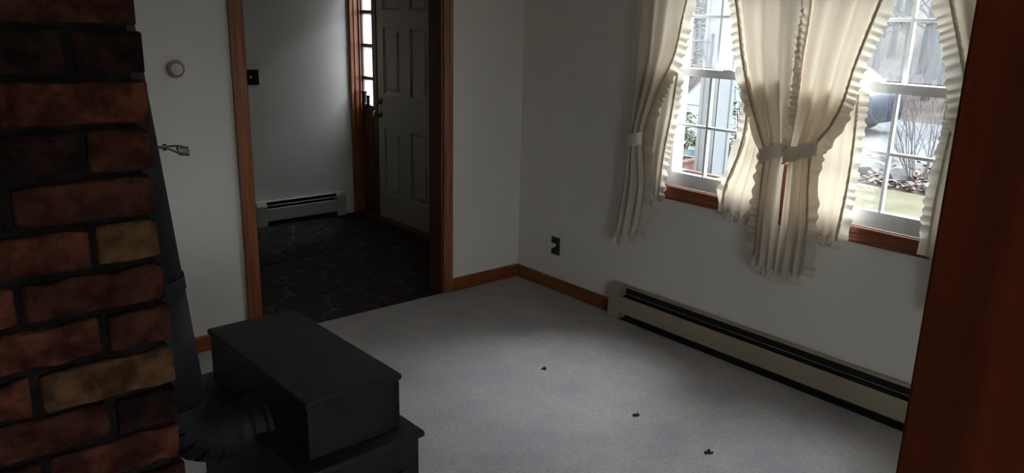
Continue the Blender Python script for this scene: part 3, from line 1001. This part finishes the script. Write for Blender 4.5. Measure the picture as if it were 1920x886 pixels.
def hill(x, y):
    e = min(1, max(0, x - 17.2) * .3)
    return max(0, x - 17.2) * .02 + max(0, x - 34) * .42 + .12 * e * (math.sin(x * .6 + y * .3) + math.sin(y * .7))
ground('forest_floor', 17.2, 75, -40, 90, 'forest', nx_=60, ny_=100, fn=hill)

# porch column with capital and base
cl = thing('porch_column', 'square white porch column seen through the far window', 'column', (1.59, -.355, DZ))
hw = .075
obj('shaft', B((-.09, .09, -hw, hw, .16, 2.53)), 'column', cl)
obj('corner_board', B((-.096, -.088, -hw - .006, -hw + .022, .16, 2.53), (-.096, -.088, hw - .022, hw + .006, .16, 2.53), (-.096, -.060, -hw - .008, -hw, .16, 2.53), (.060, .096, -hw - .008, -hw, .16, 2.53)), 'column', cl)
obj('base_block', B((-.12, .12, -.105, .105, 0, .16), bev=.006), 'column', cl)
obj('capital', B((-.11, .11, -.095, .095, 2.53, 2.60), (-.12, .12, -.105, .105, 2.60, 2.695), bev=.004), 'column', cl)
# iron hanging-basket bracket on the column
br = thing('plant_hanger', 'dark wrought iron plant hanger fixed to the white porch column', 'hanger', (1.492, -.345, 1.36))
obj('back_bar', T([(0, 0, 0), (0, 0, .24)], .008, 8), 'iron_out', br)
obj('arm', T([(0, .0, .20), (-.02, .06, .205), (-.05, .16, .20), (-.055, .20, .205), (-.055, .215, .225)], .006, 8), 'iron_out', br)
obj('brace', T([(0, .0, .01), (-.01, .015, .03), (-.022, .05, .12), (-.03, .07, .20)], .006, 8), 'iron_out', br)
obj('finial', LATHE((0, 0, .24), (0, 0, 1), [(0, .008), (.006, .013), (.014, .013), (.022, .002)], 10), 'iron_out', br)
# porch deck, then unseen beams and rafters kept open to let daylight through
dk = thing('porch_deck', 'weathered board deck under the porch column', 'deck', (1.1, 1.2, GZ))
for i in range(13):
    obj('deck_board', B((-.95 + i * .145, -.95 + i * .145 + .138, -1.9, 1.9, .43, .46), bev=.003), 'cedar', dk)
obj('skirt', B((.90, .93, -1.88, 1.88, .0, .43)), 'cedar', dk)
pf = thing('unseen_open_pergola', 'unseen white porch rafters on the square column, left open to pass light', 'pergola', (.9, 1.2, 2.50))
obj('header_beam', B((.60, .78, -1.66, 1.9, .06, .26)), 'column', pf)
obj('side_beam', B((-.765, .60, -1.645, -1.465, .06, .26)), 'column', pf)
for i in range(6):
    obj('rafter', B((-.765, 1.0, -1.58 + i * .66, -1.53 + i * .66, .26, .40)), 'column', pf)
def raised_planter(name, label, loc, wx, wy, h, m1, m2):
    t = thing(name, label, 'planter', loc)
    a, b = wx / 2, wy / 2
    z0 = h - .22
    for s_ in (-1, 1):
        obj('side_board', B((min(s_ * a, s_ * (a - .02)), max(s_ * a, s_ * (a - .02)), -b, b, z0, h - .02), bev=.003), m1, t)
        obj('end_board', B((-a + .02, a - .02, min(s_ * b, s_ * (b - .02)), max(s_ * b, s_ * (b - .02)), z0, h - .02), bev=.003), m1, t)
        obj('rim_board', B((min(s_ * (a + .012), s_ * (a - .035)), max(s_ * (a + .012), s_ * (a - .035)), -b - .012, b + .012, h - .02, h), bev=.003), m2, t)
        obj('rim_board', B((-a + .035, a - .035, min(s_ * (b + .012), s_ * (b - .035)), max(s_ * (b + .012), s_ * (b - .035)), h - .02, h), bev=.003), m2, t)
        for q in (-1, 1):
            obj('leg', B((s_ * (a - .045) - .02, s_ * (a - .045) + .02, q * (b - .045) - .02, q * (b - .045) + .02, 0, z0 + .02)), m2, t)
    obj('soil', B((-a + .02, a - .02, -b + .02, b - .02, z0, h - .045)), 'soil', t)
    return t
raised_planter('raised_planter', 'brown raised planter box with a leafy evergreen left of the column', (1.86, .20, DZ), .26, .34, .76, 'terracotta', 'cedar')
raised_planter('raised_planter', 'low orange raised planter in front of the column foot', (1.27, -.47, DZ), .22, .40, .78, 'terracotta', 'cedar')
def shrub(name, label, loc, h, r, n, seed, m):
    t = thing(name, label, 'shrub', loc)
    rr = random.Random(seed)
    sb = bmesh.new()
    lb = bmesh.new()
    for i in range(n):
        a, rad = rr.uniform(0, 6.28), r * rr.random() ** .5
        tip = Vector((rad * math.cos(a), rad * math.sin(a), h * rr.uniform(.35, 1.0)))
        tube(sb, [(0, 0, 0), tip * .5 + Vector((0, 0, .03)), tip], [.008, .006, .003], 5)
        for k_ in range(9):
            b_ = a + k_ * 2.4 + rr.uniform(-.3, .3)
            L = rr.uniform(.055, .085)
            el = rr.uniform(-.5, .5)
            d_ = Vector((math.cos(b_) * math.cos(el), math.sin(b_) * math.cos(el), math.sin(el)))
            s_ = d_.cross(Vector((0, 0, 1))).normalized()
            u_ = s_.cross(d_)
            w_ = L * .21
            base = tip + Vector((0, 0, rr.uniform(-.03, .02)))
            pts = [base, base + d_ * L * .35 + s_ * w_, base + d_ * L * .35 - s_ * w_, base + d_ * L * .45 - u_ * .006, base + d_ * L * .75 + s_ * w_ * .7, base + d_ * L * .75 - s_ * w_ * .7, base + d_ * L - u_ * .010]
            v_ = [lb.verts.new(p) for p in pts]
            for f_ in ((0, 1, 3), (0, 3, 2), (1, 4, 3), (3, 5, 2), (3, 4, 6), (3, 6, 5)):
                lb.faces.new([v_[q_] for q_ in f_])
    obj('stem', sb, 'bark', t)
    lo = obj('foliage', lb, m, t, recalc=False)
    lo['kind'] = 'stuff'
    return t
shrub('evergreen_shrub', 'broad-leaved evergreen growing from the terracotta planter box', (1.86, .20, DZ + .715), .46, .17, 60, 41, 'leaf')
shrub('evergreen_shrub', 'yellow-green leafy shrub right of the white porch column', (2.52, -.06, GZ), 1.80, .22, 110, 43, 'leaf_y')
# ---------------------------------------------------------------- cars
def car(name, label, loc, rz, paint):
    """local: nose towards +x, centred"""
    t = thing(name, label, 'car', loc, rz)
    def loft(secs):
        bm = bmesh.new()
        rings = []
        for x, prof in secs:
            rings.append([bm.verts.new((x, y, z)) for y, z in prof])
        n = len(rings[0])
        for a, b in zip(rings[:-1], rings[1:]):
            for k_ in range(n):
                bm.faces.new((a[k_], a[(k_ + 1) % n], b[(k_ + 1) % n], b[k_]))
        bm.faces.new(rings[0])
        bm.faces.new(rings[-1][::-1])
        return bm
    def sec(w, z0, zs_, zt, r=.06):
        return [(-w * .93, z0), (-w, z0 + .18), (-w, zs_ - r), (-w + r, zs_), (-w * .45, zt), (w * .45, zt), (w - r, zs_), (w, zs_ - r), (w, z0 + .18), (w * .93, z0)]
    body = [(-2.25, sec(.72, .34, .78, .82)), (-2.15, sec(.82, .26, .92, .96)), (-1.6, sec(.88, .22, .95, .98)), (-.6, sec(.89, .20, .92, .94)), (.6, sec(.89, .20, .90, .93)),
            (1.1, sec(.88, .22, .88, .94)), (1.7, sec(.86, .24, .80, .86)), (2.1, sec(.80, .26, .70, .75)), (2.25, sec(.70, .32, .60, .63))]
    b = obj('body', loft(body), paint, t, True)
    cab = []
    def csec(w0, w1, z0, z1):
        return [(-w0, z0), (-w1 - .03, z1 - .10), (-w1, z1 - .03), (-w1 + .10, z1), (w1 - .10, z1), (w1, z1 - .03), (w1 + .03, z1 - .10), (w0, z0)]
    cab = [(-2.0, csec(.80, .78, .90, .96)), (-1.45, csec(.83, .64, .90, 1.40)), (-.6, csec(.84, .64, .88, 1.46)), (.1, csec(.84, .63, .88, 1.43)), (1.0, csec(.80, .76, .88, .95))]
    obj('cabin', loft(cab), paint, t, True)
    def quad(nm, pts, m, off):
        bm = bmesh.new()
        o_ = Vector(off)
        f_ = [bm.verts.new(Vector(p) + o_) for p in pts]
        g_ = [bm.verts.new(Vector(p) - o_) for p in pts]
        n = len(pts)
        bm.faces.new(f_)
        bm.faces.new(g_[::-1])
        for k_ in range(n):
            bm.faces.new((f_[k_], f_[(k_ + 1) % n], g_[(k_ + 1) % n], g_[k_]))
        return obj(nm, bm, m, t)
    quad('windshield', [(.96, -.68, .965), (.96, .68, .965), (.18, .56, 1.40), (.18, -.56, 1.40)], 'car_glass', (.012, 0, .014))
    quad('rear_window', [(-1.95, -.66, .99), (-1.95, .66, .99), (-1.50, .54, 1.36), (-1.50, -.54, 1.36)], 'car_glass', (-.012, 0, .014))
    for s in (-1, 1):
        quad('side_window', [(.80, s * .825, .95), (-.42, s * .84, .95), (-.42, s * .69, 1.33), (.22, s * .69, 1.32)], 'car_glass', (0, s * .012, .006))
        quad('side_window', [(-.50, s * .84, .95), (-1.55, s * .82, .95), (-1.30, s * .69, 1.31), (-.50, s * .69, 1.33)], 'car_glass', (0, s * .012, .006))
        mr = B((.66, .78, min(s * .88, s * 1.03), max(s * .88, s * 1.03), .93, 1.05), bev=.02)
        obj('side_mirror', mr, 'tyre', t)
        obj('headlamp', B((2.08, 2.22, min(s * .45, s * .74), max(s * .45, s * .74), .58, .68), bev=.02), 'lamp', t)
        for wx in (-1.42, 1.38):
            wh = obj('wheel', LATHE((wx, s * .70, .32), (0, s, 0), [(0, .24), (.01, .32), (.18, .32), (.20, .27), (.19, .2)], 20), 'tyre', t)
            obj('hub_cap', LATHE((wx, s * .885, .32), (0, s, 0), [(0, .20), (.015, .19), (.02, .05)], 14), 'hub', wh)
    obj('front_bumper', B((2.12, 2.30, -.74, .74, .34, .52), bev=.03), paint, t)
    return t
car('car', 'silver-teal car parked nose towards the house beyond the planter', (8.05, 3.70, GZ + .05), R(193), 'car_teal')
car('car', 'dark blue car on the pale road beyond the bare bush', (14.0, 6.35, GZ), R(90), 'car_blue')

# ---------------------------------------------------------------- stones and leaves in the planting bed
rr = random.Random(77)
def stone(loc, sx, sy, sz, seed):
    bm = bmesh.new()
    bmesh.ops.create_icosphere(bm, subdivisions=2, radius=1)
    q_ = random.Random(seed)
    for v in bm.verts:
        v.co *= 1 + q_.uniform(-.16, .12)
        v.co = Vector((v.co.x * sx, v.co.y * sy, max(v.co.z, -.6) * sz))
    o = obj('field_stone', bm, 'rock', smooth=False)
    o.location = loc
    o.rotation_euler.z = q_.uniform(0, 6)
    return o
SG = 'field stones in the planting bed'
specs = [(8.95, 1.95, .30, .36, .20, 'large pale field stone at the left end of the bed'),
         (8.75, 1.35, .30, .24, .19, 'grey field stone in the bed left of the bare bush'),
         (8.45, .62, .22, .34, .12, 'flat grey field stone at the foot of the bare bush'),
         (9.5, 2.5, .25, .30, .18, None), (9.6, 1.6, .22, .2, .14, None), (9.9, 2.1, .26, .3, .16, None), (8.6, 2.5, .2, .25, .14, None), (9.9, .9, .26, .3, .18, None), (8.5, .1, .24, .3, .16, None), (9.4, .4, .2, .24, .15, None)]
for i, (x, y, a, b, c, lb) in enumerate(specs):
    o = stone((x, y, GZ + .08), a, b, c, 500 + i)
    tag(o, lb or 'small field stone half buried in leaves by the road', 'stone', SG if not lb else 'larger field stones in the planting bed')
bm = bmesh.new()
for i in range(2600):
    x, y = rr.uniform(8.15, 10.3), rr.uniform(-2.5, 5.5)
    if rr.random() < .5:
        x = 8.15 + abs(rr.gauss(0, .45))
    z = GZ + .10 * max(0, math.sin((x - 8.1) / 2.7 * math.pi)) + rr.uniform(.02, .09)
    a, s = rr.uniform(0, 6.28), rr.uniform(.035, .075)
    tl, tr = rr.uniform(-.5, .5), rr.uniform(-.5, .5)
    d_, e_ = Vector((math.cos(a), math.sin(a), tl)) * s, Vector((-math.sin(a), math.cos(a), tr)) * s * .6
    c_ = Vector((x, y, z))
    v_ = [bm.verts.new(p) for p in (c_ - d_, c_ + e_, c_ + d_, c_ - e_)]
    bm.faces.new((v_[0], v_[1], v_[2]))
    bm.faces.new((v_[0], v_[2], v_[3]))
tag(obj('fallen_leaves', bm, 'leaf_litter', recalc=False), 'brown fallen leaves scattered over the planting bed', 'leaves', kind='stuff')

# ---------------------------------------------------------------- bare bush and trees
def branchy(bm, p, d, L, r, depth, q_, spread=.5, n=5, kids=(2, 3)):
    pts, rad = [p], [r]
    for k_ in range(3):
        d = (d + Vector((q_.uniform(-.14, .14), q_.uniform(-.14, .14), q_.uniform(-.06, .12)))).normalized()
        p = p + d * L / 3
        pts.append(p)
        rad.append(r * (1 - .2 * (k_ + 1)))
    tube(bm, pts, rad, n, cap=False)
    if depth > 0:
        for k_ in range(q_.randint(*kids)):
            b_ = q_.choice(pts[1:])
            nd = (d + Vector((q_.uniform(-1, 1), q_.uniform(-1, 1), q_.uniform(-.2, .6))) * spread).normalized()
            branchy(bm, b_, nd, L * q_.uniform(.5, .75), r * .55, depth - 1, q_, spread, max(3, n - 1), kids)
bush = thing('bare_bush', 'leafless grey bush with upright stems in the leafy bed', 'bush', (8.72, 1.09, GZ + .05))
q_ = random.Random(91)
for i in range(15):
    a = q_.uniform(0, 6.28)
    bm = bmesh.new()
    lean_ = q_.uniform(.12, .55)
    branchy(bm, Vector((math.cos(a) * .10, math.sin(a) * .10, 0)), Vector((math.cos(a) * lean_, math.sin(a) * lean_, 1)).normalized(), q_.uniform(.75, 1.2), .010, 3, q_, .5, 5)
    obj('stem', bm, 'twig', bush)
# trees in the woods: four shapes, copied
protos = []
for v_ in range(4):
    q_ = random.Random(600 + v_)
    tr = thing('bare_tree', '', 'tree', (0, 0, 0))
    bm = bmesh.new()
    pts, rad = [], []
    Ht = q_.uniform(11, 14)
    r0 = (.13, .17, .22, .15)[v_]
    x = y = 0
    for k_ in range(9):
        pts.append(Vector((x, y, Ht * k_ / 8 - .3)))
        rad.append(r0 * (1.25 if k_ == 0 else 1) * (1 - .085 * k_))
        x += q_.uniform(-.12, .12)
        y += q_.uniform(-.12, .12)
    tube(bm, pts, rad, 9)
    obj('trunk', bm, 'bark2' if v_ == 2 else 'bark', tr, True)
    bm = bmesh.new()
    for k_ in range(16):
        j = q_.uniform(1.2, 8)
        i0 = int(min(j, 7.99))
        b_ = pts[i0].lerp(pts[min(i0 + 1, 8)], j - i0)
        a = q_.uniform(0, 6.28)
        branchy(bm, b_, Vector((math.cos(a), math.sin(a), q_.uniform(.2, .8))).normalized(), q_.uniform(1.0, 2.4), .035, 2, q_, .6, 4)
    obj('branches', bm, 'bark', tr)
    protos.append(tr)
def copy_tree(src):
    c = src.copy()
    COL.objects.link(c)
    for chd in src.children:
        d_ = chd.copy()
        COL.objects.link(d_)
        d_.parent = c
    return c
q_ = random.Random(333)
spots = []
# (view azimuth in degrees from the camera, distance)
for i in range(70):
    for tries in range(30):
        az = q_.uniform(48, 77) if i < 54 else q_.uniform(26, 50)
        az = R(az)
        dist = 22.5 + 24 * q_.random() ** 1.1
        x, y = CAM.x + math.sin(az) * dist, CAM.y + math.cos(az) * dist
        if x > 18.2 and all(math.hypot(x - a, y - b) > .9 for a, b in spots):
            break
    else:
        continue
    spots.append((x, y))
TREE_LABEL = ['slender grey bare tree in the woods beyond the road', 'mid-sized grey bare tree in the woods beyond the road', 'thick pale-barked bare tree in the woods beyond the road', 'slim crooked grey bare tree in the woods beyond the road']
for i, (x, y) in enumerate(spots):
    kind_ = i if i < 4 else q_.randint(0, 3)
    o = protos[i] if i < 4 else copy_tree(protos[kind_])
    o.location = (x, y, GZ + hill(x, y))
    o.rotation_euler = (q_.uniform(-.03, .03), q_.uniform(-.03, .03), q_.uniform(0, 6.28))
    s = q_.uniform(.75, 1.15)
    o.scale = (s, s, q_.uniform(.9, 1.1))
    o['label'] = TREE_LABEL[kind_]
    o['group'] = 'bare trees in the woods'
# thicket of bare brush along the edge of the woods
bm = bmesh.new()
for i in range(270):
    az = R(q_.uniform(47, 79))
    dist = q_.uniform(21.5, 27)
    x, y = CAM.x + math.sin(az) * dist, CAM.y + math.cos(az) * dist
    if x < 17.4:
        x = 17.4 + q_.random() * 1.5
    a = q_.uniform(0, 6.28)
    branchy(bm, Vector((x, y, GZ + hill(x, y))), Vector((math.cos(a) * .5, math.sin(a) * .5, 1)).normalized(), q_.uniform(.5, 1.2), .012, 3, q_, .9, 3)
tag(obj('brush_thicket', bm, 'twig', recalc=False), 'tangle of bare brush along the edge of the woods', 'brush', kind='stuff')
# young pines left of the column
for x, y, h, lb in ((18.6, 13.6, 6.5, 'nearest green young pine at the wood edge across the road'), (20.5, 15.4, 7.5, 'tallest green young pine at the wood edge across the road'), (19.4, 17.2, 6.0, 'shortest green young pine at the wood edge across the road')):
    t = thing('young_pine', lb, 'tree', (x, y, GZ + hill(x, y)), group='young pines at the wood edge')
    obj('trunk', T([(0, 0, 0), (0, 0, h)], [.10, .02], 8), 'bark', t)
    bm = bmesh.new()
    for k_ in range(900):
        z = q_.uniform(.08, 1) * h
        a = q_.uniform(0, 6.28)
        rad = (1 - z / h) * 1.7 * q_.random() ** .5 + .1
        p = Vector((math.cos(a) * rad, math.sin(a) * rad, z - rad * .15))
        d_ = Vector((math.cos(a) * .24, math.sin(a) * .24, q_.uniform(-.05, .12)))
        s_ = Vector((-math.sin(a), math.cos(a), q_.uniform(-.4, .4))) * .05
        v4 = [bm.verts.new(p_) for p_ in (p - s_, p + d_ * .6 - s_ * .8, p + d_, p + d_ * .5 + s_, p + s_ + Vector((0, 0, .03)))]
        bm.faces.new(v4)
    fo = obj('foliage', bm, 'pine', t, recalc=False)
    fo['kind'] = 'stuff'
